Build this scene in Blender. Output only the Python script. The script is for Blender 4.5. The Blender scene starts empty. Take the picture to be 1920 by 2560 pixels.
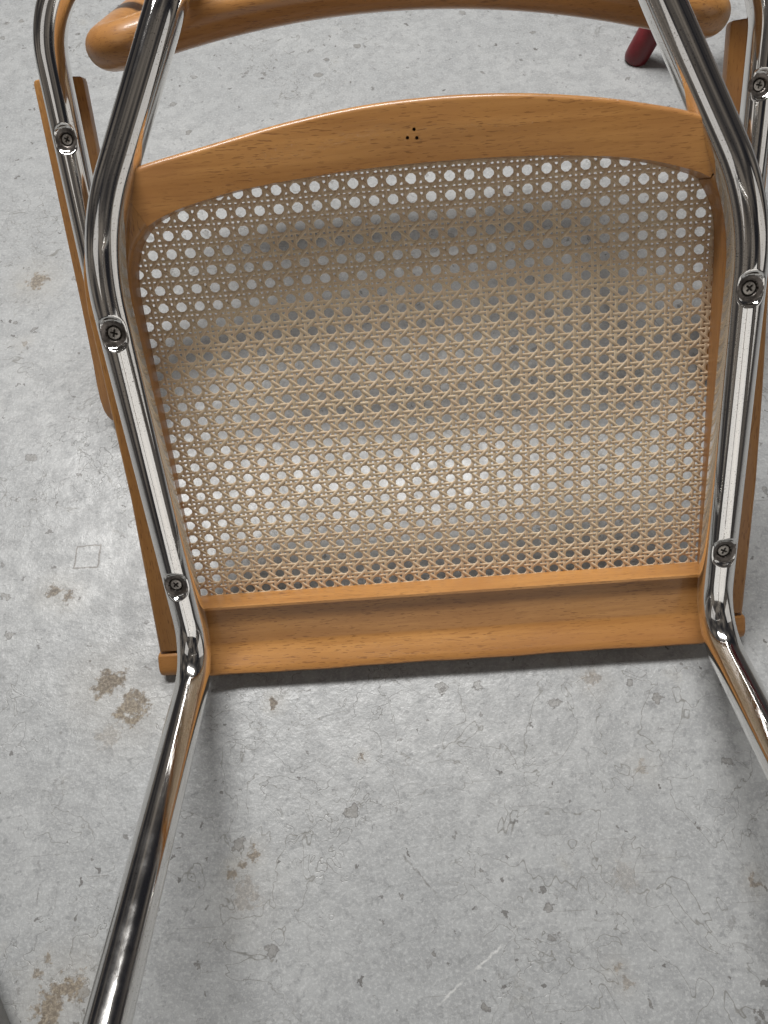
import bpy, bmesh, math, random
from mathutils import Vector, Matrix
random.seed(7)
scene = bpy.context.scene
COL = scene.collection

# ------------------------------------------------------------------ frame of reference
# Chair space (mm): x = across, u = towards the seat's front edge, n = towards the seat's top face.
# The chair lies tipped forward on the floor; floor is world z = 0.
P0 = Vector((0, 265.5, 24))
DD = Vector((0, -.65066, .75937)); NN = Vector((0, -.75937, -.65066))
def W(p):
    q = Vector(p) - P0
    return Vector((q.x, q.dot(DD), q.dot(NN))) * .001
ROT = Matrix(((1, 0, 0), tuple(DD), tuple(NN)))

# ------------------------------------------------------------------ camera
cam_d = bpy.data.cameras.new('camera'); cam = bpy.data.objects.new('camera', cam_d); COL.objects.link(cam)
cam_d.sensor_fit = 'HORIZONTAL'; cam_d.sensor_width = 36; cam_d.lens = 36 * 1944 / 1920
cam_d.clip_start = .01; cam_d.clip_end = 100
R0 = Vector((.9972, .0749, -.0044)); R1 = Vector((-.0711, .9247, -.3740)); R2 = Vector((-.0239, .3733, .9274))
mr = ROT @ R0; md = ROT @ R1; mf = ROT @ R2
mf.normalize(); mr = (mr - mf * mr.dot(mf)).normalized(); mu = mr.cross(mf)
M = Matrix((mr, mu, -mf)).transposed().to_4x4()
M.translation = W((-27.8, -68.8, -514))
cam.matrix_world = M
scene.camera = cam

# ------------------------------------------------------------------ light and exposure
world = bpy.data.worlds.new('World'); scene.world = world; world.use_nodes = True
wt = world.node_tree; bg = wt.nodes['Background']; bg.inputs[1].default_value = 1.
wc = wt.nodes.new('ShaderNodeTexCoord'); wn = wt.nodes.new('ShaderNodeTexNoise'); wr = wt.nodes.new('ShaderNodeValToRGB')   # dim, cluttered room all round
wn.inputs['Scale'].default_value = 2.4; wn.inputs['Detail'].default_value = 1.5
e = wr.color_ramp.elements; e[0].position = .38; e[0].color = (.016, .016, .019, 1); e[1].position = .66; e[1].color = (.17, .15, .13, 1)
x_ = wr.color_ramp.elements.new(.52); x_.color = (.055, .050, .047, 1)
wt.links.new(wc.outputs['Generated'], wn.inputs['Vector']); wt.links.new(wn.outputs['Fac'], wr.inputs[0]); wt.links.new(wr.outputs[0], bg.inputs[0])
def area(name, loc, target, sx, sy, power, col):
    l = bpy.data.lights.new(name, 'AREA'); l.shape = 'RECTANGLE'; l.size = sx; l.size_y = sy; l.energy = power; l.color = col
    o = bpy.data.objects.new(name, l); COL.objects.link(o); o.location = loc
    o.rotation_euler = (Vector(target) - Vector(loc)).to_track_quat('-Z', 'Y').to_euler()
    return o
area('ceiling_strip_lamp', (-.32, 1.32, 2.3), (.0, .1, 0), 1.8, .36, 98, (1, .985, .965))
def window(name, az0, az1, e0, e1, dist, rad, col):
    # a bright window or pale wall behind the photographer, az measured from straight back (-Y) towards +X
    a = math.radians((az0 + az1) / 2); w = 2 * dist * math.tan(math.radians((az1 - az0) / 2)); z0 = dist * math.tan(math.radians(e0)); z1 = dist * math.tan(math.radians(e1))
    p = Vector((math.sin(a) * dist, -math.cos(a) * dist, (z0 + z1) / 2)); h = z1 - z0
    area(name, p, (0, 0, p.z), w, h, rad * math.pi * w * h, col)
window('window_light', -24, 41, 8, 40, 2.2, .76, (1, .97, .93))
window('side_window_light', 62, 94, 12, 44, 2.2, .50, (1, .97, .93))
window('high_left_panel_light', -80, -46, 38, 60, 2.0, .50, (1, .97, .94))  # added panel standing for pale wall and ceiling, high on the left
vs = scene.view_settings; vs.view_transform = 'Standard'; vs.look = 'None'; vs.gamma = 1; vs.exposure = 0; vs.use_curve_mapping = False
scene.render.engine = 'CYCLES'
scene.cycles.max_bounces = 6; scene.cycles.glossy_bounces = 4; scene.cycles.diffuse_bounces = 3; scene.cycles.use_adaptive_sampling = True; scene.cycles.adaptive_threshold = .02; scene.cycles.use_denoising = True

# ------------------------------------------------------------------ node helper
class NT:
    def __init__(s, name):
        s.m = bpy.data.materials.new(name); s.m.use_nodes = True
        s.t = s.m.node_tree; s.n = s.t.nodes; s.b = s.n['Principled BSDF']
    def node(s, typ, **kw):
        x = s.n.new(typ)
        for k, v in kw.items(): setattr(x, k, v)
        return x
    def put(s, sock, v):
        if hasattr(v, 'links') or isinstance(v, bpy.types.NodeSocket): s.t.links.new(v, sock)
        else: sock.default_value = v
    def math(s, op, a, b=0., c=0., clamp=False):
        x = s.node('ShaderNodeMath', operation=op); x.use_clamp = clamp
        s.put(x.inputs[0], a); s.put(x.inputs[1], b); s.put(x.inputs[2], c); return x.outputs[0]
    def vmath(s, op, a, b=(0, 0, 0)):
        x = s.node('ShaderNodeVectorMath', operation=op); s.put(x.inputs[0], a); s.put(x.inputs[1], b)
        return x.outputs['Value'] if op in ('LENGTH', 'DISTANCE', 'DOT_PRODUCT') else x.outputs[0]
    def map(s, v, loc=(0, 0, 0), rot=(0, 0, 0), sc=(1, 1, 1)):
        x = s.node('ShaderNodeMapping'); s.put(x.inputs[0], v); x.inputs[1].default_value = loc
        x.inputs[2].default_value = rot; x.inputs[3].default_value = sc; return x.outputs[0]
    def noise(s, v, scale, detail=2., rough=.5, dist=0., color=False):
        x = s.node('ShaderNodeTexNoise'); s.put(x.inputs['Vector'], v); x.inputs['Scale'].default_value = scale
        x.inputs['Detail'].default_value = detail; x.inputs['Roughness'].default_value = rough; x.inputs['Distortion'].default_value = dist
        return x.outputs['Color' if color else 'Fac']
    def voro(s, v, scale, feature='F1'):
        x = s.node('ShaderNodeTexVoronoi', feature=feature); s.put(x.inputs['Vector'], v); x.inputs['Scale'].default_value = scale
        return x
    def step(s, v, lo, hi, a=0., b=1.):
        x = s.node('ShaderNodeMapRange', interpolation_type='SMOOTHSTEP'); s.put(x.inputs[0], v)
        x.inputs[1].default_value = lo; x.inputs[2].default_value = hi; x.inputs[3].default_value = a; x.inputs[4].default_value = b
        return x.outputs[0]
    def mix(s, f, a, b, blend='MIX'):
        x = s.node('ShaderNodeMix', data_type='RGBA', blend_type=blend); s.put(x.inputs[0], f)
        for i, v in ((6, a), (7, b)):
            s.put(x.inputs[i], v if not isinstance(v, tuple) or len(v) == 4 else v + (1,))
        return x.outputs[2]
    def coord(s, k='Object'): return s.node('ShaderNodeTexCoord').outputs[k]
    def bump(s, h, strength, dist):
        x = s.node('ShaderNodeBump'); s.put(x.inputs['Height'], h); x.inputs['Strength'].default_value = strength; x.inputs['Distance'].default_value = dist
        s.t.links.new(x.outputs[0], s.b.inputs['Normal']); return x
    def set(s, **kw):
        for k, v in kw.items():
            sock = s.b.inputs[k.replace('_', ' ')]
            s.put(sock, v + (1,) if isinstance(v, tuple) and len(v) == 3 else v)
        return s.m

# ------------------------------------------------------------------ materials
def make_wood(name, grain, tone=1.0):
    k = NT(name); P = k.coord()
    a, c = (1, 1) if grain == 'x' else (1, 1)
    def sc(al, ac): return (al, ac, ac) if grain == 'x' else (ac, al, ac)
    rnd = k.node('ShaderNodeObjectInfo').outputs['Random']
    off = k.node('ShaderNodeCombineXYZ'); k.put(off.inputs[0], rnd); k.put(off.inputs[1], k.math('MULTIPLY', rnd, 3.7)); k.put(off.inputs[2], rnd)
    P = k.vmath('ADD', P, off.outputs[0])
    wob = k.noise(k.map(P, sc=sc(6, 14)), 1, 2, color=True)
    Pw = k.vmath('ADD', P, k.vmath('MULTIPLY', k.vmath('SUBTRACT', wob, (.5, .5, .5)), (.006, .006, .006)))
    broad = k.noise(k.map(Pw, sc=sc(4, 60)), 1, 3, .55)
    fine = k.noise(k.map(Pw, sc=sc(25, 420)), 1, 3, .6)
    fleck = k.noise(k.map(Pw, sc=sc(150, 1050)), 1, 1, .5)
    fl = k.step(fleck, .595, .66)
    fl = k.math('MULTIPLY', fl, k.step(k.noise(P, 30, 2), .35, .6, .35, 1.))
    c1 = k.mix(k.step(broad, .3, .7), (.345 * tone, .158 * tone, .044 * tone), (.475 * tone, .236 * tone, .074 * tone))
    c2 = k.mix(k.step(fine, .35, .75, 0, .34), c1, (.255 * tone, .105 * tone, .032 * tone))
    c3 = k.mix(k.math('MULTIPLY', fl, .62), c2, (.16, .066, .02))
    blot = k.noise(P, 9, 4, .6)
    c4 = k.mix(k.step(blot, .50, .75, 0, .5), c3, (.30, .13, .04))
    k.bump(k.math('SUBTRACT', k.math('MULTIPLY', fine, .25), fl), .14, .0004)
    return k.set(Base_Color=c4, Roughness=k.step(blot, .3, .7, .30, .42), Coat_Weight=.32, Coat_Roughness=.14, Specular_IOR_Level=.4)
WOOD_X = make_wood('beech_grain_across', 'x'); WOOD_U = make_wood('beech_grain_along', 'u', .97)

def make_chrome():
    k = NT('worn_chrome'); P = k.coord()
    pit = k.noise(P, 1300, 2, .55); gate = k.noise(P, 22, 2)
    dots = k.math('MULTIPLY', k.step(pit, .63, .67), k.step(gate, .38, .62, .25, 1))
    smear = k.noise(k.map(P, sc=(60, 9, 60)), 1, 4, .6)
    sx = k.node('ShaderNodeSeparateXYZ'); k.put(sx.inputs[0], P)
    low = k.step(sx.outputs[2], -.07, -.26, 0, 1)
    rough = k.math('ADD', k.step(smear, .3, .75, .04, .13), k.math('MULTIPLY', low, .05))
    col = k.mix(dots, (.80, .79, .77), (.22, .20, .18))
    col = k.mix(k.step(k.noise(P, 14, 3, .6), .5, .8, 0, .3), col, (.66, .61, .56))
    k.bump(k.noise(k.map(P, sc=(1, .3, 1)), 45, 1), .035, .001)
    return k.set(Base_Color=col, Metallic=1., Roughness=rough)
CHROME = make_chrome()

def make_cane():
    k = NT('rattan_cane'); uv = k.coord('UV')
    sx = k.node('ShaderNodeSeparateXYZ'); k.put(sx.inputs[0], uv)
    rnd = k.node('ShaderNodeObjectInfo').outputs['Random']
    cv = k.node('ShaderNodeCombineXYZ'); k.put(cv.inputs[0], k.math('MULTIPLY', sx.outputs[0], 120.)); k.put(cv.inputs[1], k.math('MULTIPLY', sx.outputs[1], 3.)); k.put(cv.inputs[2], k.math('MULTIPLY', rnd, 50.))
    streak = k.noise(cv.outputs[0], 1, 3, .6)
    cen = k.math('ABSOLUTE', k.math('SUBTRACT', sx.outputs[1], .25))
    line = k.step(cen, .0, .06, .35, 0)
    c = k.mix(k.step(streak, .3, .75), (.67, .53, .355), (.85, .705, .515))
    c = k.mix(k.math('MULTIPLY', rnd, .55), c, (.70, .52, .36))
    c = k.mix(line, c, (.33, .215, .11))
    O = k.coord()
    c = k.mix(k.step(k.noise(O, 60, 4, .65), .60, .80, 0, .55), c, (.34, .20, .11))
    k.bump(streak, .3, .0003)
    return k.set(Base_Color=c, Roughness=.45, Specular_IOR_Level=.4)
CANE = make_cane()

def plain(name, col, rough, metal=0., var=.25, scale=40, coat=0.):
    k = NT(name); P = k.coord()
    f = k.noise(P, scale, 4, .6)
    c = k.mix(k.step(f, .3, .75), tuple(x * (1 - var) for x in col), tuple(min(1, x * (1 + var)) for x in col))
    k.bump(f, .1, .001)
    return k.set(Base_Color=c, Roughness=k.step(f, .3, .7, rough * .8, min(1, rough * 1.25)), Metallic=metal, Coat_Weight=coat)
SCREW = plain('tarnished_screw_steel', (.50, .47, .43), .42, .75, .35, 900)
RECESS_SHADE = plain('screw_recess_shade', (.035, .028, .022), .6, .4, .4, 700)  # dark colour stands in for the shade inside the screw recess
DISH = plain('tarnished_chrome', (.19, .17, .155), .36, .9, .4, 300)
RUBBER = plain('black_plastic', (.02, .02, .02), .5)
RED = plain('dark_red_paint', (.13, .006, .010), .42, 0., .35, 35, .15)
STEEL = plain('dull_grey_steel', (.13, .13, .125), .55, 0., .25, 60)
FILLER = plain('dried_glue', (.62, .42, .12), .35, 0., .3, 300)

STAINS = [  # x, y, radius (m), strength and warmth of the stains worn into the paint
 (-.274, -.015, .018, 1, .2), (-.251, -.035, .019, 1, .5), (-.330, .071, .009, .9, .1), (-.317, .064, .009, .9, .2), (-.267, -.055, .013, .35, 1),
 (-.400, .431, .017, .9, .6), (-.275, -.221, .014, 1, .8), (-.288, -.236, .016, 1, .3), (-.299, -.214, .005, .8, .8), (-.294, -.204, .004, .8, 1),
 (-.152, -.146, .006, .9, .1), (-.160, -.152, .006, .9, .2), (-.167, -.158, .006, .9, .3), (-.158, -.173, .016, .45, .5), (-.138, -.038, .005, 1, 0), (.110, -.035, .009, .6, .2),
 (.135, -.104, .007, .5, .8), (.092, -.229, .005, .7, .2), (.096, -.237, .005, .6, .4), (.109, -.174, .012, .25, .5), (.197, -.183, .006, .8, .2), (-.072, -.083, .003, .9, .3),
 (.319, .276, .010, .5, .4), (.26, -.02, .006, .7, 0), (-.40, .347, .006, .6, .3)]
def make_floor():
    k = NT('painted_concrete'); P = k.coord()
    warp = k.vmath('MULTIPLY', k.vmath('SUBTRACT', k.noise(P, 110, 3, .65, color=True), (.5, .5, .5)), (.016, .016, 0))
    Pw = k.vmath('ADD', P, warp)
    big = k.noise(P, 6, 4, .55); mid = k.noise(P, 48, 5, .62); fine = k.noise(P, 420, 4, .72)
    c = k.mix(k.step(big, .3, .7), (.300, .308, .311), (.355, .362, .362))
    c = k.mix(k.step(mid, .42, .58, 0, .62), c, (.235, .241, .244))
    c = k.mix(k.step(fine, .48, .64, 0, .30), c, (.56, .568, .566))
    c = k.mix(k.step(k.noise(P, 130, 5, .74), .54, .66, 0, .62), c, (.19, .195, .197))
    # wandering hairline edges of paint layers
    def contour(scale, level, width, gs, lo, off):
        n = k.noise(k.vmath('ADD', P, off), scale, 3.5, .55, .6)
        l = k.step(k.math('ABSOLUTE', k.math('SUBTRACT', n, level)), 0, width, 1, 0)
        return k.math('MULTIPLY', l, k.step(k.noise(k.vmath('ADD', P, off), gs, 2), lo, lo + .12))
    l1 = contour(19, .50, .0060, 5, .45, (3, 1, 0)); l2 = contour(37, .48, .0085, 7, .50, (7, 2, 0)); l3 = contour(70, .52, .011, 9, .53, (1, 8, 0))
    lines = k.math('MAXIMUM', k.math('MULTIPLY', l1, .75), k.math('MAXIMUM', k.math('MULTIPLY', l2, .6), k.math('MULTIPLY', l3, .5)))
    c = k.mix(k.math('MULTIPLY', lines, .85), c, (.12, .115, .10))
    # chips and pits, ringed by a dark rim
    def pits(scale, share, rmax, off):
        v = k.voro(k.vmath('ADD', Pw, off), scale)
        sep = k.node('ShaderNodeSeparateColor'); k.put(sep.inputs[0], v.outputs['Color'])
        r = k.math('MULTIPLY', k.math('MULTIPLY', sep.outputs[1], sep.outputs[1]), rmax)
        on = k.math('LESS_THAN', sep.outputs[0], share)
        d = k.math('SUBTRACT', v.outputs['Distance'], k.math('ADD', r, .02))
        fill = k.math('MULTIPLY', k.step(d, -.03, .01, 1, 0), on)
        rim = k.math('MULTIPLY', k.step(k.math('ABSOLUTE', d), .0, .045, 1, 0), on)
        return fill, rim, sep.outputs[2]
    f1, r1, q1 = pits(58, .58, .27, (0, 0, 0)); f2, r2, q2 = pits(140, .45, .30, (5, 3, 0))
    c = k.mix(k.math('MULTIPLY', f1, k.math('MULTIPLY', k.math('MULTIPLY', q1, q1), .6)), c, (.15, .14, .125))
    c = k.mix(k.math('MULTIPLY', r1, k.math('ADD', k.math('MULTIPLY', q1, .5), .25)), c, (.10, .095, .09))
    c = k.mix(k.math('MULTIPLY', f2, k.math('MULTIPLY', q2, .85)), c, (.10, .095, .09))
    c = k.mix(k.math('MULTIPLY', r2, k.math('MULTIPLY', k.math('SUBTRACT', 1., q2), .6)), c, (.13, .125, .12))
    # scratches
    scr = None
    for i, (ang, th) in enumerate(((.15, .73), (1.35, .725), (.8, .73), (2.45, .73))):
        n = k.noise(k.map(P, loc=(i * 3.1, i, 0), rot=(0, 0, ang), sc=(18, 700, 1)), 1, 1.5, .5)
        s = k.step(n, th, th + .05)
        scr = s if scr is None else k.math('MAXIMUM', scr, s)
    c = k.mix(k.math('MULTIPLY', scr, .45), c, (.17, .165, .155))
    # one long pale scratch and one square outline scored into the paint
    def seg(ax, ay, bx, by):
        A = Vector((ax, ay)); B = Vector((bx, by)); L = (B - A).length; ang = math.atan2(by - ay, bx - ax)
        q = k.map(k.vmath('ADD', P, k.vmath('MULTIPLY', warp, (.4, .4, 0))), loc=(0, 0, 0)); q = k.vmath('SUBTRACT', q, (ax, ay, 0))
        vr = k.node('ShaderNodeVectorRotate', rotation_type='Z_AXIS'); k.put(vr.inputs[0], q); vr.inputs['Angle'].default_value = -ang
        s = k.node('ShaderNodeSeparateXYZ'); k.put(s.inputs[0], vr.outputs[0])
        inside = k.math('MULTIPLY', k.step(s.outputs[0], 0, .004), k.step(s.outputs[0], L - .004, L, 1, 0))
        return k.math('MULTIPLY', k.step(k.math('ABSOLUTE', s.outputs[1]), .0002, .0010, 1, 0), k.math('MULTIPLY', inside, k.step(k.noise(P, 120, 2), .35, .6, .15, 1)))
    pale = k.math('MAXIMUM', seg(-.03, -.246, .022, -.209), k.math('MULTIPLY', seg(.024, -.207, .04, -.193), .5))
    c = k.mix(k.math('MULTIPLY', pale, .42), c, (.68, .68, .66))
    dark = k.math('MAXIMUM', seg(-.305, -.154, -.3075, -.174), seg(-.062, -.176, -.054, -.171))
    dark = k.math('MAXIMUM', dark, seg(-.047, -.150, -.021, -.182))
    c = k.mix(k.math('MULTIPLY', dark, .6), c, (.10, .095, .085))
    q = k.vmath('SUBTRACT', k.vmath('ADD', P, k.vmath('MULTIPLY', warp, (.2, .2, 0))), (-.304, .100, 0)); s = k.node('ShaderNodeSeparateXYZ'); k.put(s.inputs[0], q)
    sq = k.math('MAXIMUM', k.math('ABSOLUTE', s.outputs[0]), k.math('ABSOLUTE', s.outputs[1]))
    sqm = k.step(k.math('ABSOLUTE', k.math('SUBTRACT', sq, .0105)), .0003, .0011, 1, 0)
    c = k.mix(k.math('MULTIPLY', sqm, .75), c, (.12, .105, .09))
    # brown stains
    nz = k.noise(P, 190, 5, .72); nb = k.noise(P, 60, 3, .6)
    jit = k.math('ADD', k.math('MULTIPLY', nz, 1.5), k.math('MULTIPLY', nb, 1.1))
    st = None; halo = None; warm = None
    for x, y, r, w, hue in STAINS:
        d = k.math('DIVIDE', k.vmath('DISTANCE', Pw, (x, y, 0)), r * 1.35)
        m = k.math('MULTIPLY', k.step(k.math('ADD', d, jit), 1.60, 1.86, 1, 0), w)
        g = k.math('MULTIPLY', k.step(d, .3, 2.2, 1, 0), w * .16)
        hh = k.math('MULTIPLY', k.step(d, 1.5, 2.5, 1, 0), hue)
        st = m if st is None else k.math('MAXIMUM', st, m); halo = g if halo is None else k.math('MAXIMUM', halo, g); warm = hh if warm is None else k.math('MAXIMUM', warm, hh)
    sc = k.mix(warm, k.mix(k.step(fine, .4, .65), (.085, .066, .05), (.22, .18, .135)), k.mix(k.step(fine, .4, .65), (.11, .082, .052), (.26, .215, .15)))
    c = k.mix(halo, c, (.34, .30, .235))
    c = k.mix(k.math('MULTIPLY', st, .85), c, sc)
    yel = k.step(k.noise(P, 16, 4, .6), .62, .78, 0, .16)
    c = k.mix(yel, c, (.42, .38, .28))
    hn = k.noise(P, 150, 4, .7); hm = k.noise(P, 33, 2, .5)
    h = k.math('SUBTRACT', k.math('ADD', k.math('MULTIPLY', hn, .6), k.math('MULTIPLY', hm, .9)), k.math('MULTIPLY', l2, .2))
    k.bump(h, .5, .0018)
    rough = k.math('ADD', k.step(mid, .3, .7, .30, .46), k.math('MULTIPLY', st, .3), clamp=True)
    return k.set(Base_Color=c, Roughness=rough, Specular_IOR_Level=.5)
FLOOR = make_floor()

# ------------------------------------------------------------------ mesh helpers
S = .001
def link(name, me, mat, parent=None, smooth=True, sharp=None):
    me.materials.append(mat)
    if smooth:
        for p in me.polygons: p.use_smooth = True
        if sharp: me.set_sharp_from_angle(angle=math.radians(sharp))
    o = bpy.data.objects.new(name, me); COL.objects.link(o)
    if parent: o.parent = parent
    return o
def pydata(name, v, f, scale=S):
    me = bpy.data.meshes.new(name); me.from_pydata([tuple(Vector(p) * scale) for p in v], [], f); me.update(); return me
def loft(rings, closed=False, cap=True):
    v = []; f = []; m = len(rings[0])
    for r in rings: v += r
    k = len(rings)
    for i in range(k if closed else k - 1):
        a = i * m; b = ((i + 1) % k) * m
        for j in range(m):
            f.append((a + j, a + (j + 1) % m, b + (j + 1) % m, b + j))
    if cap and not closed:
        f.append(tuple(range(m - 1, -1, -1))); f.append(tuple((k - 1) * m + j for j in range(m)))
    return v, f
def fillet(pts, radii, step=3.):
    """polyline through pts with circular bends, evenly sampled"""
    out = [Vector(pts[0])]
    for i in range(1, len(pts) - 1):
        p, a, b = Vector(pts[i]), Vector(pts[i - 1]), Vector(pts[i + 1])
        d1 = (a - p).normalized(); d2 = (b - p).normalized(); ang = d1.angle(d2); r = radii[i - 1]
        tl = min(r / math.tan(ang / 2), (a - p).length * .49, (b - p).length * .49); r = tl * math.tan(ang / 2)
        c = p + (d1 + d2).normalized() * (r / math.sin(ang / 2))
        s = p + d1 * tl - c; e = p + d2 * tl - c; tot = s.angle(e); ax = s.cross(e).normalized()
        k = max(4, int(r * tot / 2.))
        for j in range(k + 1): out.append(c + Matrix.Rotation(tot * j / k, 3, ax) @ s)
    out.append(Vector(pts[-1]))
    # smooth curvature a little, then resample
    L = [0.]
    for a, b in zip(out, out[1:]): L.append(L[-1] + (b - a).length)
    return out, L
def resample(out, L, ts):
    res = []; j = 0
    for t in ts:
        while j < len(L) - 2 and L[j + 1] < t: j += 1
        f = (t - L[j]) / max(1e-9, L[j + 1] - L[j]); res.append(out[j].lerp(out[j + 1], min(1, max(0, f))))
    return res
def tube(path, L, rad, segs, dimples=(), step=3.):
    fineat = []
    pts0 = resample(path, L, [i * L[-1] / 1500 for i in range(1501)])
    for dp in dimples:
        i = min(range(1501), key=lambda q: (pts0[q] - Vector(dp)).length); fineat.append(i * L[-1] / 1500)
    ts = [0.]
    while ts[-1] < L[-1]:
        near = min([abs(ts[-1] - q) for q in fineat] or [1e9])
        ts.append(min(L[-1], ts[-1] + (.7 if near < 20 else step)))
    P = resample(path, L, ts)
    for _ in range(3):
        Q = P[:]
        for i in range(1, len(P) - 1):
            a, b = (P[i - 1] - P[i]).length, (P[i + 1] - P[i]).length
            Q[i] = P[i] * .5 + (P[i - 1] * b + P[i + 1] * a) / (a + b) * .5
        P = Q
    T = [(P[min(i + 1, len(P) - 1)] - P[max(i - 1, 0)]).normalized() for i in range(len(P))]
    nrm = Vector((1, 0, 0)); nrm = (nrm - T[0] * nrm.dot(T[0])).normalized()
    rings = []
    for i, p in enumerate(P):
        if i: nrm = T[i - 1].rotation_difference(T[i]) @ nrm; nrm = (nrm - T[i] * nrm.dot(T[i])).normalized()
        bi = T[i].cross(nrm)
        rings.append([p + nrm * (rad * math.cos(2 * math.pi * j / segs)) + bi * (rad * math.sin(2 * math.pi * j / segs)) for j in range(segs)])
    for dp in dimples:   # press a round seat for the screw into the side that faces down from the seat
        for r in rings:
            for q in r:
                if dp[2] - 8 < q.z < dp[2] + 7:
                    rr = math.hypot(q.x - dp[0], (q.y - dp[1]))
                    if rr < 16:
                        t = min(1, max(0, (11.2 - rr) / 2.8)); t = t * t * (3 - 2 * t)
                        flat = dp[2] + .1 + 1.5 * max(0, 1 - (rr / 8.4) ** 2)
                        if q.z < flat: q.z = q.z * (1 - t) + flat * t
                        if rr < 5.2:
                            t2 = min(1, (5.2 - rr) / .9); q.z = max(q.z, dp[2] + 1. + 2.2 * t2)
    return loft(rings)
def empty(name, loc=(0, 0, 0)):
    o = bpy.data.objects.new(name, None); COL.objects.link(o); o.location = loc; o.empty_display_size = .05; return o
def tag(o, label, cat, group=None):
    o['label'] = label; o['category'] = cat
    if group: o['group'] = group
def prism(outline, n0, n1, bev, k_in=0, bev_in=.8):
    bm = bmesh.new()
    lo = [bm.verts.new(Vector((x, u, n0)) * S) for x, u in outline]; hi = [bm.verts.new(Vector((x, u, n1)) * S) for x, u in outline]
    bm.faces.new(lo); bm.faces.new(hi[::-1]); k = len(lo)
    for i in range(k): bm.faces.new((lo[i], hi[i], hi[(i + 1) % k], lo[(i + 1) % k]))
    bmesh.ops.recalc_face_normals(bm, faces=bm.faces)
    if bev:
        io = {v: i for i, v in enumerate(lo)}; io.update({v: i for i, v in enumerate(hi)}); sl = set(lo); sh_ = set(hi)
        eo = [e for e in bm.edges if ((e.verts[0] in sl and e.verts[1] in sl) or (e.verts[0] in sh_ and e.verts[1] in sh_)) and min(io[e.verts[0]], io[e.verts[1]]) >= k_in and max(io[e.verts[0]], io[e.verts[1]]) - min(io[e.verts[0]], io[e.verts[1]]) == 1]
        bmesh.ops.bevel(bm, geom=eo, offset=bev * S, segments=4, affect='EDGES', profile=.5, clamp_overlap=True)
    me = bpy.data.meshes.new('prism'); bm.to_mesh(me); bm.free(); return me
def interp(tab, x):
    for (a, fa), (b, fb) in zip(tab, tab[1:]):
        if x <= b: break
    t = (x - a) / (b - a); return fa + (fb - fa) * t
def spline(tab, x):
    i = max(0, min(len(tab) - 2, next((j for j in range(len(tab) - 1) if x <= tab[j + 1][0]), len(tab) - 2)))
    g = lambda j: tab[max(0, min(len(tab) - 1, j))]
    (x0, y0), (x1, y1), (x2, y2), (x3, y3) = g(i - 1), g(i), g(i + 1), g(i + 2)
    m1 = (y2 - y0) / (x2 - x0) if x2 != x0 else 0; m2 = (y3 - y1) / (x3 - x1) if x3 != x1 else 0
    h = x2 - x1; t = (x - x1) / h
    return (2 * t**3 - 3 * t**2 + 1) * y1 + (t**3 - 2 * t**2 + t) * h * m1 + (-2 * t**3 + 3 * t**2) * y2 + (t**3 - t**2) * h * m2

# ------------------------------------------------------------------ floor
bm = bmesh.new()
vs4 = [bm.verts.new(p) for p in ((-6, -6, 0), (6, -6, 0), (6, 6, 0), (-6, 6, 0))]; bm.faces.new(vs4)
me = bpy.data.meshes.new('floor'); bm.to_mesh(me); bm.free()
fl = link('floor', me, FLOOR, smooth=False); fl['kind'] = 'structure'; fl['label'] = 'grey painted concrete floor, scuffed, pitted and stained'

# ------------------------------------------------------------------ the armchair
chair = empty('armchair')
chair.matrix_world = Matrix.Translation(-(ROT @ P0) * S) @ ROT.to_4x4()
tag(chair, 'chrome tube armchair with beech and woven cane seat, tipped forward to show its underside', 'armchair')

def shade_and_tarnish(o, pts):   # recess shade painted dark round the screw heads, tarnish on the dish beyond
    o.data.materials.append(RECESS_SHADE); o.data.materials.append(DISH)
    for p in o.data.polygons:
        c = p.center / S
        for d in pts:
            r = math.hypot(c.x - d[0], c.y - d[1])
            if abs(c.z - d[2]) < 9 and r < 8.3: p.material_index = 1 if r < 5.1 else 2
# chrome frame: one continuous tube, back - seat side - leg - floor runner - and up the other side
LEFT = [(-139, -335, 330), (-139, -280, 175), (-147, -203, 59), (-206.5, -57, 0), (-192, 248, 0), (-205, 373, -440), (-205, -160, -440)]
RIGHT = [(205, -160, -440), (203, 373, -440), (199.5, 248, 0), (201, -47, 0), (143, -197, 57), (136, -276, 175), (136, -330, 330)]
path, L = fillet(LEFT + RIGHT, [90, 70, 150, 46, 60, 60, 60, 60, 46, 150, 70, 90], 3)
SC = [(-204.3, -1.6, -9.2), (-196.3, 180.4, -9.2), (200.2, 1, -9.2), (200.2, 183.6, -9.2)]
v, f = tube(path, L, 12.4, 88, SC)
shade_and_tarnish(link('tube_frame', pydata('tube_frame', v, f), CHROME, chair), SC)
# chrome arm tube: from one arm round the back to the other
AP = [(-271.5, 72, 178), (-274.5, -231, 178), (-105, -316, 184), (105, -312, 184), (277, -208, 178), (272, 72, 178)]
apath, aL = fillet(AP, [75, 110, 110, 75], 3)
ASC = [(-272.6, -130.7, 168.8), (272.6, -128.3, 168.8), (-272.5, 40, 168.8), (272, 40, 168.8)]
v, f = tube(apath, aL, 12.5, 80, ASC)
shade_and_tarnish(link('arm_tube', pydata('arm_tube', v, f), CHROME, chair), ASC)

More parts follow.
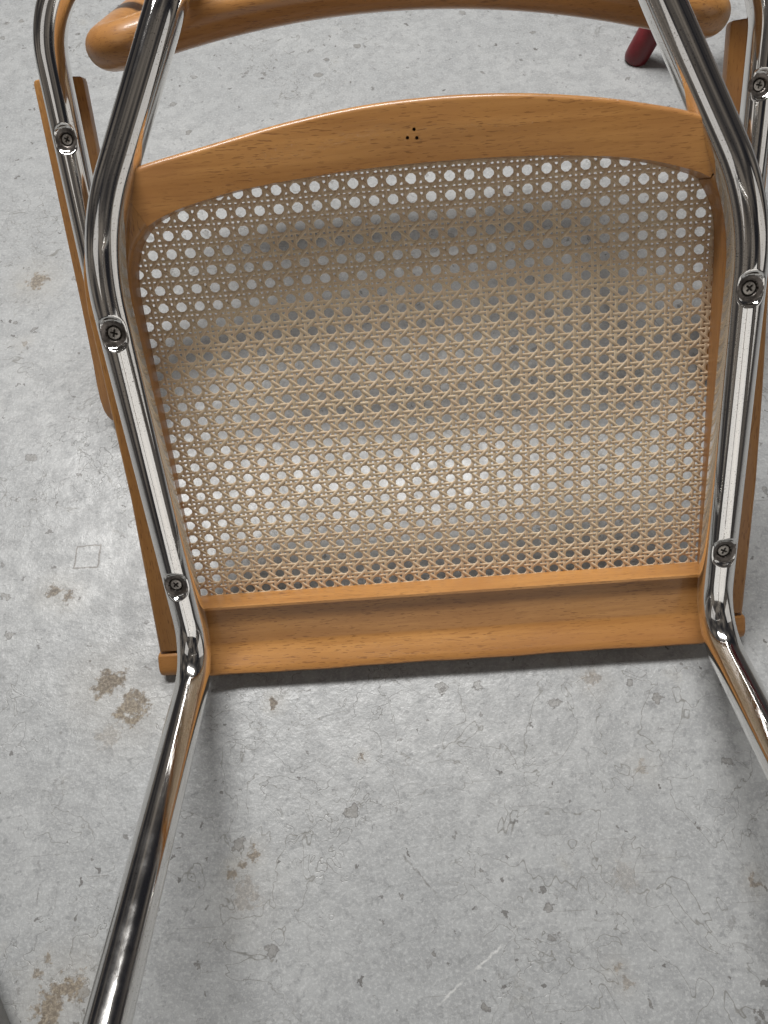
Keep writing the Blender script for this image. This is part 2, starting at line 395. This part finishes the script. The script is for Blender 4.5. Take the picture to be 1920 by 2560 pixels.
# screws with a cross recess
def screw_mesh():
    rings = []; A = 40
    for i in range(19):
        r = 3.75 * i / 18; ring = []
        for j in range(A):
            a = 2 * math.pi * j / A; x, y = r * math.cos(a), r * math.sin(a)
            z = -1.1 * (1 - (r / 3.75) ** 2) ** .5 * .55 - .25 if r < 3.74 else .2
            cr = (abs(x) < .52 and abs(y) < 2.1) or (abs(y) < .52 and abs(x) < 2.1)
            if cr or r < .3: z = .9
            ring.append(Vector((max(r, .01) * math.cos(a), max(r, .01) * math.sin(a), z)))
        rings.append(ring)
    rings.append([Vector((3.7 * math.cos(2 * math.pi * j / A), 3.7 * math.sin(2 * math.pi * j / A), 4.)) for j in range(A)])
    v, f = loft(rings); me = pydata('screw', v, f); me.materials.append(SCREW); return me
sm = screw_mesh()
for i, p in enumerate(SC + ASC):
    o = bpy.data.objects.new('screw', sm); COL.objects.link(o); o.parent = chair
    o.location = Vector((p[0], p[1], p[2] + 2.3)) * S; o.scale = (1.1, 1.1, 1.1); o.rotation_euler = (0, 0, (.35, .9, .75, .45, .6, .25, 1.1, .2)[i])

# seat frame rails
INN_REAR = [(-172, -63.5), (-164.9, -67.2), (-149.8, -72.3), (-134.3, -75.8), (-115.9, -79.4), (-60, -84.6), (0, -86.8), (60, -85.8), (110.7, -81.8), (135.7, -77.7), (152.3, -73.2), (168, -68), (172, -65.5)]
OUT_REAR = [(-193, -94), (-171, -99.8), (-135.9, -106.3), (-85.3, -115.6), (-36, -121.7), (12.4, -123.4), (60.4, -121.4), (108.4, -115.6), (144.7, -108.6), (159.9, -105), (193, -95)]
def deeper(p, k=1.032): return (-27.8 + (p[0] + 27.8) * k, -68.8 + (p[1] + 68.8) * k)   # opening measured at the cane's depth
INN_REAR = [deeper(p) for p in INN_REAR]; X0_, X1_ = INN_REAR[0][0], INN_REAR[-1][0]
inn = [(x, spline(INN_REAR, x)) for x in [X0_ + (X1_ - X0_) * i / 56 for i in range(57)]]
out = [(x, spline(OUT_REAR, x)) for x in [193 - 386 * i / 56 for i in range(57)]]
me = prism(inn + out, 12.6, 36.5, 3.6, len(inn))
o = link('rear_rail', me, WOOD_X, chair, sharp=35)
cut = []
for hx, hu in ((-4.3, -106.2), (-8.6, -101.8), (-2.9, -101.3)):     # three small drilled holes
    bmc = bmesh.new(); bmesh.ops.create_cone(bmc, cap_ends=True, segments=20, radius1=.00105, radius2=.00105, depth=.022, matrix=Matrix.Translation(Vector((hx, hu, 14)) * S))
    cm = bpy.data.meshes.new('cut'); bmc.to_mesh(cm); bmc.free(); co = bpy.data.objects.new('cut', cm); COL.objects.link(co); co.parent = chair
    md_ = o.modifiers.new('hole', 'BOOLEAN'); md_.object = co; md_.operation = 'DIFFERENCE'; md_.solver = 'EXACT'; cut.append(co)
bpy.context.view_layer.update()
ev = o.evaluated_get(bpy.context.evaluated_depsgraph_get()); nm = bpy.data.meshes.new_from_object(ev)
o.modifiers.clear(); o.data = nm; nm.set_sharp_from_angle(angle=math.radians(35))
for co in cut: bpy.data.objects.remove(co)

def arc_pts(pts, k=6):
    res = []
    for i in range(len(pts) - 1):
        p0, p1, p2, p3 = [Vector(pts[max(0, min(len(pts) - 1, i + d))]) for d in (-1, 0, 1, 2)]
        for j in range(k):
            t = j / k
            res.append(tuple(.5 * ((2 * p1) + (-p0 + p2) * t + (2 * p0 - 5 * p1 + 4 * p2 - p3) * t * t + (-p0 + 3 * p1 - 3 * p2 + p3) * t**3)))
    res.append(tuple(pts[-1])); return res
RIN = arc_pts([(172.6, -64.6), (174.6, -61.5), (178.2, -55.5), (181.5, -48.4), (184.2, -38.3), (185.6, -24)], 4) + [(186.2, -8), (189.5, 100), (192.0, 205)]
RIN = [deeper(p) for p in RIN] + [(199.2, 249.2)]
ROUT = [(229, 249.2), (228.5, 140), (226, 70), (223, 10)] + arc_pts([(220.5, -22), (216, -48), (208, -72), (194, -94.2)], 5)
LIN = arc_pts([(-172.06, -63.44), (-177, -58.5), (-182.6, -51.5), (-186.8, -41.7), (-189.2, -31), (-190, -20)], 4) + [(-190, -5), (-188, 100), (-187.4, 205)]
LIN = [deeper(p) for p in LIN] + [(-192.6, 249.2)]
LOUT = [(-226.5, 249.2), (-224, 120), (-225.5, 20)] + arc_pts([(-226.5, -14), (-224, -38), (-217, -60), (-208, -76), (-193.1, -93.9)], 5)
for inner, outer in ((LIN, LOUT), (RIN, ROUT)):
    link('side_rail', prism(inner + outer, 12.6, 36.5, 2.6), WOOD_U, chair, sharp=35)

# front rail: coved underside between the tubes, plain square ends beyond them
PB = [(212.5, 35), (212.5, 12.9), (214.4, 12.6), (215.4, 15.4), (245, 14.8), (248.5, 13.2), (254.5, 8.2), (259.8, 3.6), (262.8, 1.2), (264.8, .8), (266.8, 2.6), (268, 6), (268, 10), (266.2, 14.5), (257, 24), (243, 35), (232, 36.3)]
PA = [(250.6, 33), (250.6, 20), (250.6, 13.6), (252, 12), (255, 11), (258, 10), (260, 9.4), (262, 9), (264, 8.8), (266, 9), (267.5, 9.6), (268.6, 10.6), (269, 12), (268.4, 13.6), (262, 20), (253, 30), (251.2, 32.6)]
def lerp_prof(t): return [(a[0] * (1 - t) + b[0] * t, a[1] * (1 - t) + b[1] * t) for a, b in zip(PA, PB)]
def shrink(pr, k):
    cu = 260; cn = 17; return [(cu + (u - cu) * k, cn + (n - cn) * k) for u, n in pr]
rings = []
for x, pr in [(-228.5, shrink(PA, .82)), (-227.8, shrink(PA, .93)), (-226.2, PA), (-196, PA), (-194, PA), (-192.4, PB)] + [(-192.4 + 391.4 * i / 40, PB) for i in range(1, 40)] + [(199, PB), (200.6, PA), (202, PA), (228.6, PA), (230.2, shrink(PA, .93)), (231, shrink(PA, .82))]:
    wv = 0 if x < -190 or x > 196 else .35 * math.sin(x * .045) + .2 * math.sin(x * .13 + 1)
    rings.append([Vector((x, u + (wv if 258 < u < 272 and n < 10 else 0), n)) for u, n in pr])
v, f = loft(rings)
me = pydata('front_rail', v, f); bm = bmesh.new(); bm.from_mesh(me); bmesh.ops.recalc_face_normals(bm, faces=bm.faces); bm.to_mesh(me); bm.free()
link('front_rail', me, WOOD_X, chair, sharp=28)

# a bead of dried glue along the left rail
for (x, u, lx, lu) in ((-194.5, 70, 1.2, 9), (-193, 124, 1.3, 8)):
    rings = []
    for i in range(9):
        a = math.pi * i / 8; r = math.sin(a) + .02; rings.append([Vector((x + lx * r * math.cos(b) * (1 + .2 * math.sin(3 * a)), u - lu * math.cos(a), 13.2 + 1.6 * r * math.sin(b))) for b in [2 * math.pi * j / 10 for j in range(10)]])
    v, f = loft(rings); link('glue_bead', pydata('glue', v, f), FILLER, chair)

# ---- woven cane
PX, PU, AX, AU, CN = 12.58, 11.53, -42.2, 47.8, 34.4
poly = [(x, u) for x, u in inn[::-1]] + LIN[:-1] + [(-193, 212.5), (199, 212.5)] + RIN[:-1][::-1]
cx, cu = 2., 65.
poly = [(cx + (x - cx) * 1.022, cu + (u - cu) * 1.03) for x, u in poly]
def inside(x, u):
    c = False; j = len(poly) - 1
    for i in range(len(poly)):
        xi, yi = poly[i]; xj, yj = poly[j]
        if (yi > u) != (yj > u) and x < (xj - xi) * (u - yi) / (yj - yi) + xi: c = not c
        j = i
    return c
def ab(a, b):
    u = AU + b * PU + .25 * math.sin(a * .5 + b * .21); return AX + a * PX + .022 * (u - AU) + .25 * math.sin(b * .43 + a * .17), u
PROF = [(-.5, .0), (-.44, .30), (0, .37), (.44, .30), (.5, 0), (.40, -.30), (-.40, -.30)]
def strand_mesh(fn, t0, t1, width, dt):
    """fn(t) -> a, b, height; trimmed to the opening of the seat"""
    k = int((t1 - t0) / dt); ins = []
    for i in range(k + 1):
        a, b, h = fn(t0 + i * dt); x, u = ab(a, b); ins.append(inside(x, u))
    if sum(ins) < 6: return None
    i0 = ins.index(True); i1 = len(ins) - 1 - ins[::-1].index(True)
    pts = []
    for i in range(i0, i1 + 1):
        a, b, h = fn(t0 + i * dt); x, u = ab(a, b)
        e = min(i - i0, i1 - i) / 6.
        pts.append(Vector((x, u, CN - h * min(1, .3 + e))))
    rings = []; m = len(PROF); ln = [0.]
    for i, p in enumerate(pts):
        T = (pts[min(i + 1, len(pts) - 1)] - pts[max(0, i - 1)]).normalized()
        side = Vector((0, 0, 1)).cross(T).normalized(); up = T.cross(side); up = up if up.z < 0 else -up
        rings.append([p + side * (q * width) + up * (w * .45) for q, w in PROF])
        if i: ln.append(ln[-1] + (p - pts[i - 1]).length * S)
    v, f = loft(rings); me = pydata('cane_strand', v, f)
    uv = me.uv_layers.new(name='UVMap'); off = random.random() * 5
    vv = [.0, .12, .25, .38, .5, .75, .9]
    li = [l.vertex_index for l in me.loops]; dat = []
    for i in li: dat += [off + ln[i // m], vv[i % m]]
    uv.data.foreach_set('uv', dat)
    return me
rim_v = []
ring_pts = [(cx + (x - cx) * .985, cu + (u - cu) * .985) for x, u in poly]
# the spline that locks the cane into its groove, on the seat's upper side
k_ = len(poly); rings = []
for i in range(k_):
    p = Vector(poly[i]); a = Vector(poly[i - 1]); b = Vector(poly[(i + 1) % k_]); tg = (b - a).normalized() if (b - a).length > 1e-6 else Vector((1, 0)); nr = Vector((tg.y, -tg.x))
    rings.append([Vector((p.x + nr.x * 1.8 * c_, p.y + nr.y * 1.8 * c_, 37 + 1.2 * s_)) for c_, s_ in [(math.cos(math.pi * j / 3), math.sin(math.pi * j / 3)) for j in range(6)]])
v, f = loft(rings, closed=True)
panel = link('cane_panel', pydata('cane_panel', v, f), CANE, chair)
def add_strand(me, nm):
    if me is None: return
    o = link('cane_strand', me, CANE, panel)
DV, DH = 1.85 / PX, 1.6 / PU
B = .22; A = .48
nstr = 0
def jit(): return random.uniform(-.012, .012)
sv = math.sin(2 * math.pi * DH); sh = math.sin(2 * math.pi * DV)
for i in range(-14, 22):
    for s in (-1, 1):
        a0 = i + .5 + s * DV + jit(); ph = random.random() * 6
        add_strand(strand_mesh(lambda t, a0=a0, s=s, ph=ph: (a0 + .012 * math.sin(t * .8 + ph), t, s * B * math.sin(2 * math.pi * (t - .5)) / sv), -16, 18, 2.12 + random.uniform(-.12, .12), 1 / 6), 'v')
for j in range(-14, 18):
    for s in (-1, 1):
        b0 = j + .5 + s * DH + jit(); ph = random.random() * 6
        add_strand(strand_mesh(lambda t, b0=b0, s=s, ph=ph: (t, b0 + .012 * math.sin(t * .8 + ph), -s * B * math.sin(2 * math.pi * (t - .5)) / sh), -16, 22, 2.12 + random.uniform(-.12, .12), 1 / 6), 'h')
for k in range(-36, 44):
    j0 = jit(); add_strand(strand_mesh(lambda t, k=k, j0=j0: (t + .5 + k + j0, t, A * math.cos(2 * math.pi * t)), -14, 17, 2.12 + random.uniform(-.12, .12), 1 / 7), 'd')
    j1 = jit(); add_strand(strand_mesh(lambda t, k=k, j1=j1: (.5 + k - t + j1, t, -A * math.cos(2 * math.pi * t)), -14, 17, 2.12 + random.uniform(-.12, .12), 1 / 7), 'd')

# ---- beech arm pads
def arm_pad(cx, tilt):
    base = [(-20.5, 199), (-20, 197), (-10, 190.4), (10, 190.4), (20, 197), (20.5, 199), (20.5, 205), (15, 211), (-15, 211), (-20.5, 205)]
    rings = []
    secs = [(-177.5, .90, .86), (-176.5, .97, .96), (-174, 1, 1), (-100, 1, 1), (0, 1, 1), (50, 1.03, 1), (72, 1.07, 1), (86, 1.06, 1), (95, 1.0, .98), (101, .90, .92), (105, .75, .80), (107.5, .5, .55), (108.3, .2, .25)]
    for u, kx, kn in secs:
        rings.append([Vector((cx + x * kx, u, 201 + (n - 201) * kn)) for x, n in base])
    v, f = loft(rings); return pydata('arm_pad', v, f)
for cx_, t_ in ((-279.5, 0), (277.5, 0)):
    me = arm_pad(cx_, t_); bm = bmesh.new(); bm.from_mesh(me); bmesh.ops.recalc_face_normals(bm, faces=bm.faces); bm.to_mesh(me); bm.free()
    link('arm_pad', me, WOOD_U, chair, sharp=24)
for x in (-273, 272):
    rings = [[Vector((x + r * math.cos(a), u, 178 + r * math.sin(a))) for a in [2 * math.pi * j / 24 for j in range(24)]] for u, r in ((71, 11), (73, 12.6), (75, 12), (76.5, 8))]
    v, f = loft(rings); link('end_plug', pydata('end_plug', v, f), RUBBER, chair, sharp=40)

# ---- bentwood back frame
BU = Vector((-.34, .94)).normalized()
def backpt(x, w):
    t = (x + 213) / 424
    u0 = -181 + 11 * t; bow = -27 * (1 - ((x + 1) / 200) ** 2)
    return Vector((x, u0 + bow + BU.x * w, 112 + BU.y * w))
def rrect(hw0, hw1, h, r, k=14):
    pts = []
    for (x, w, a0) in ((-hw0 + r, r, math.pi), (hw1 - r, r, 1.5 * math.pi), (hw1 - r, h - r, 0), (-hw0 + r, h - r, .5 * math.pi)):
        for i in range(k + 1): a = a0 + .5 * math.pi * i / k; pts.append((x + r * math.cos(a), w + r * math.sin(a)))
    res = []
    for (a, b) in zip(pts, pts[1:] + pts[:1]):
        d = math.hypot(b[0] - a[0], b[1] - a[1]); q = max(1, int(d / 9))
        for i in range(q): res.append((a[0] + (b[0] - a[0]) * i / q, a[1] + (b[1] - a[1]) * i / q))
    return res
loop = [backpt(x, w) for x, w in rrect(214, 212, 200, 24)]
rings = []
for i, p in enumerate(loop):
    T = (loop[(i + 1) % len(loop)] - loop[i - 1]).normalized(); nf = Vector((0, -BU.y, BU.x)); nf = (nf - T * nf.dot(T)).normalized(); bi = T.cross(nf)
    rings.append([p + nf * 15 * math.cos(a) + bi * 17 * math.sin(a) for a in [2 * math.pi * j / 28 for j in range(28)]])
v, f = loft(rings, closed=True)
back = link('back_frame', pydata('back_frame', v, f), WOOD_X, chair)
vv_, ff_ = [], []
def bar(p, q, w):
    T = (q - p).normalized(); s = T.cross(Vector((0, 1, 0))).normalized() * w; o_ = Vector((0, .5, 0)); b = len(vv_)
    vv_.extend([p - s - o_, p + s - o_, p + s + o_, p - s + o_, q - s - o_, q + s - o_, q + s + o_, q - s + o_])
    ff_.extend([(b, b + 1, b + 2, b + 3), (b + 7, b + 6, b + 5, b + 4), (b, b + 4, b + 5, b + 1), (b + 1, b + 5, b + 6, b + 2), (b + 2, b + 6, b + 7, b + 3), (b + 3, b + 7, b + 4, b)])
for i in range(-15, 16):
    for s in (-2.2, 2.2): bar(backpt(i * 12.3 + s, 4), backpt(i * 12.3 + s, 196), 1.05)
for j in range(1, 16):
    for s in (-1.9, 1.9):
        for i in range(-20, 20): bar(backpt(i * 9.7, j * 12.3 + s) + Vector((0, .8, 0)), backpt((i + 1) * 9.7, j * 12.3 + s) + Vector((0, .8, 0)), 1.0)
bw = link('back_cane_weave', pydata('back_cane_weave', vv_, ff_), CANE, chair, smooth=False); bw['kind'] = 'stuff'

# ------------------------------------------------------------------ red stool beyond the chair (one leg in view)
stool = empty('stool', (.497, .742, 0)); tag(stool, 'dark red stool with round splayed leg standing on the floor behind the armchair', 'stool')
def cyl_between(a, b, r0, r1, segs=28, round_end=0.):
    a, b = Vector(a), Vector(b); T = (b - a).normalized(); s = T.orthogonal().normalized(); t = T.cross(s); rings = []
    prof = [(0, r0 * .86), (.004, r0 * .97), (.012, r0)] + [(x, None) for x in (.1, .25, .4)] + [((b - a).length, r1)]
    Ln = (b - a).length
    for d, r in prof:
        if r is None: r = r0 + (r1 - r0) * d / Ln
        if d <= Ln: rings.append([a + T * d + s * r * math.cos(q) + t * r * math.sin(q) for q in [2 * math.pi * j / segs for j in range(segs)]])
    return loft(rings)
for ox, oy in ((-.205, -.025), (.025, -.205), (.205, .025), (-.025, .205)):
    v, f = cyl_between((ox, oy, -.001), (ox * .22, oy * .22, .43), .0145, .016)
    link('leg', pydata('leg', v, f, 1.), RED, stool, sharp=40)
rings = [[Vector((r * math.cos(q), r * math.sin(q), z)) for q in [2 * math.pi * j / 48 for j in range(48)]] for r, z in ((.10, .425), (.155, .428), (.165, .436), (.165, .450), (.158, .458), (.12, .460))]
v, f = loft(rings); link('seat', pydata('seat', v, f, 1.), RED, stool, sharp=40)

# ------------------------------------------------------------------ grey tube lying at the lower left corner
v, f = cyl_between((-.409, -.119, .024), (-.281, -.321, .024), .024, .024, 36)
gt = link('metal_bar', pydata('metal_bar', v, f, 1.), STEEL, sharp=40)
tag(gt, 'dull dark grey round bar lying on the floor in the lower left corner', 'bar')
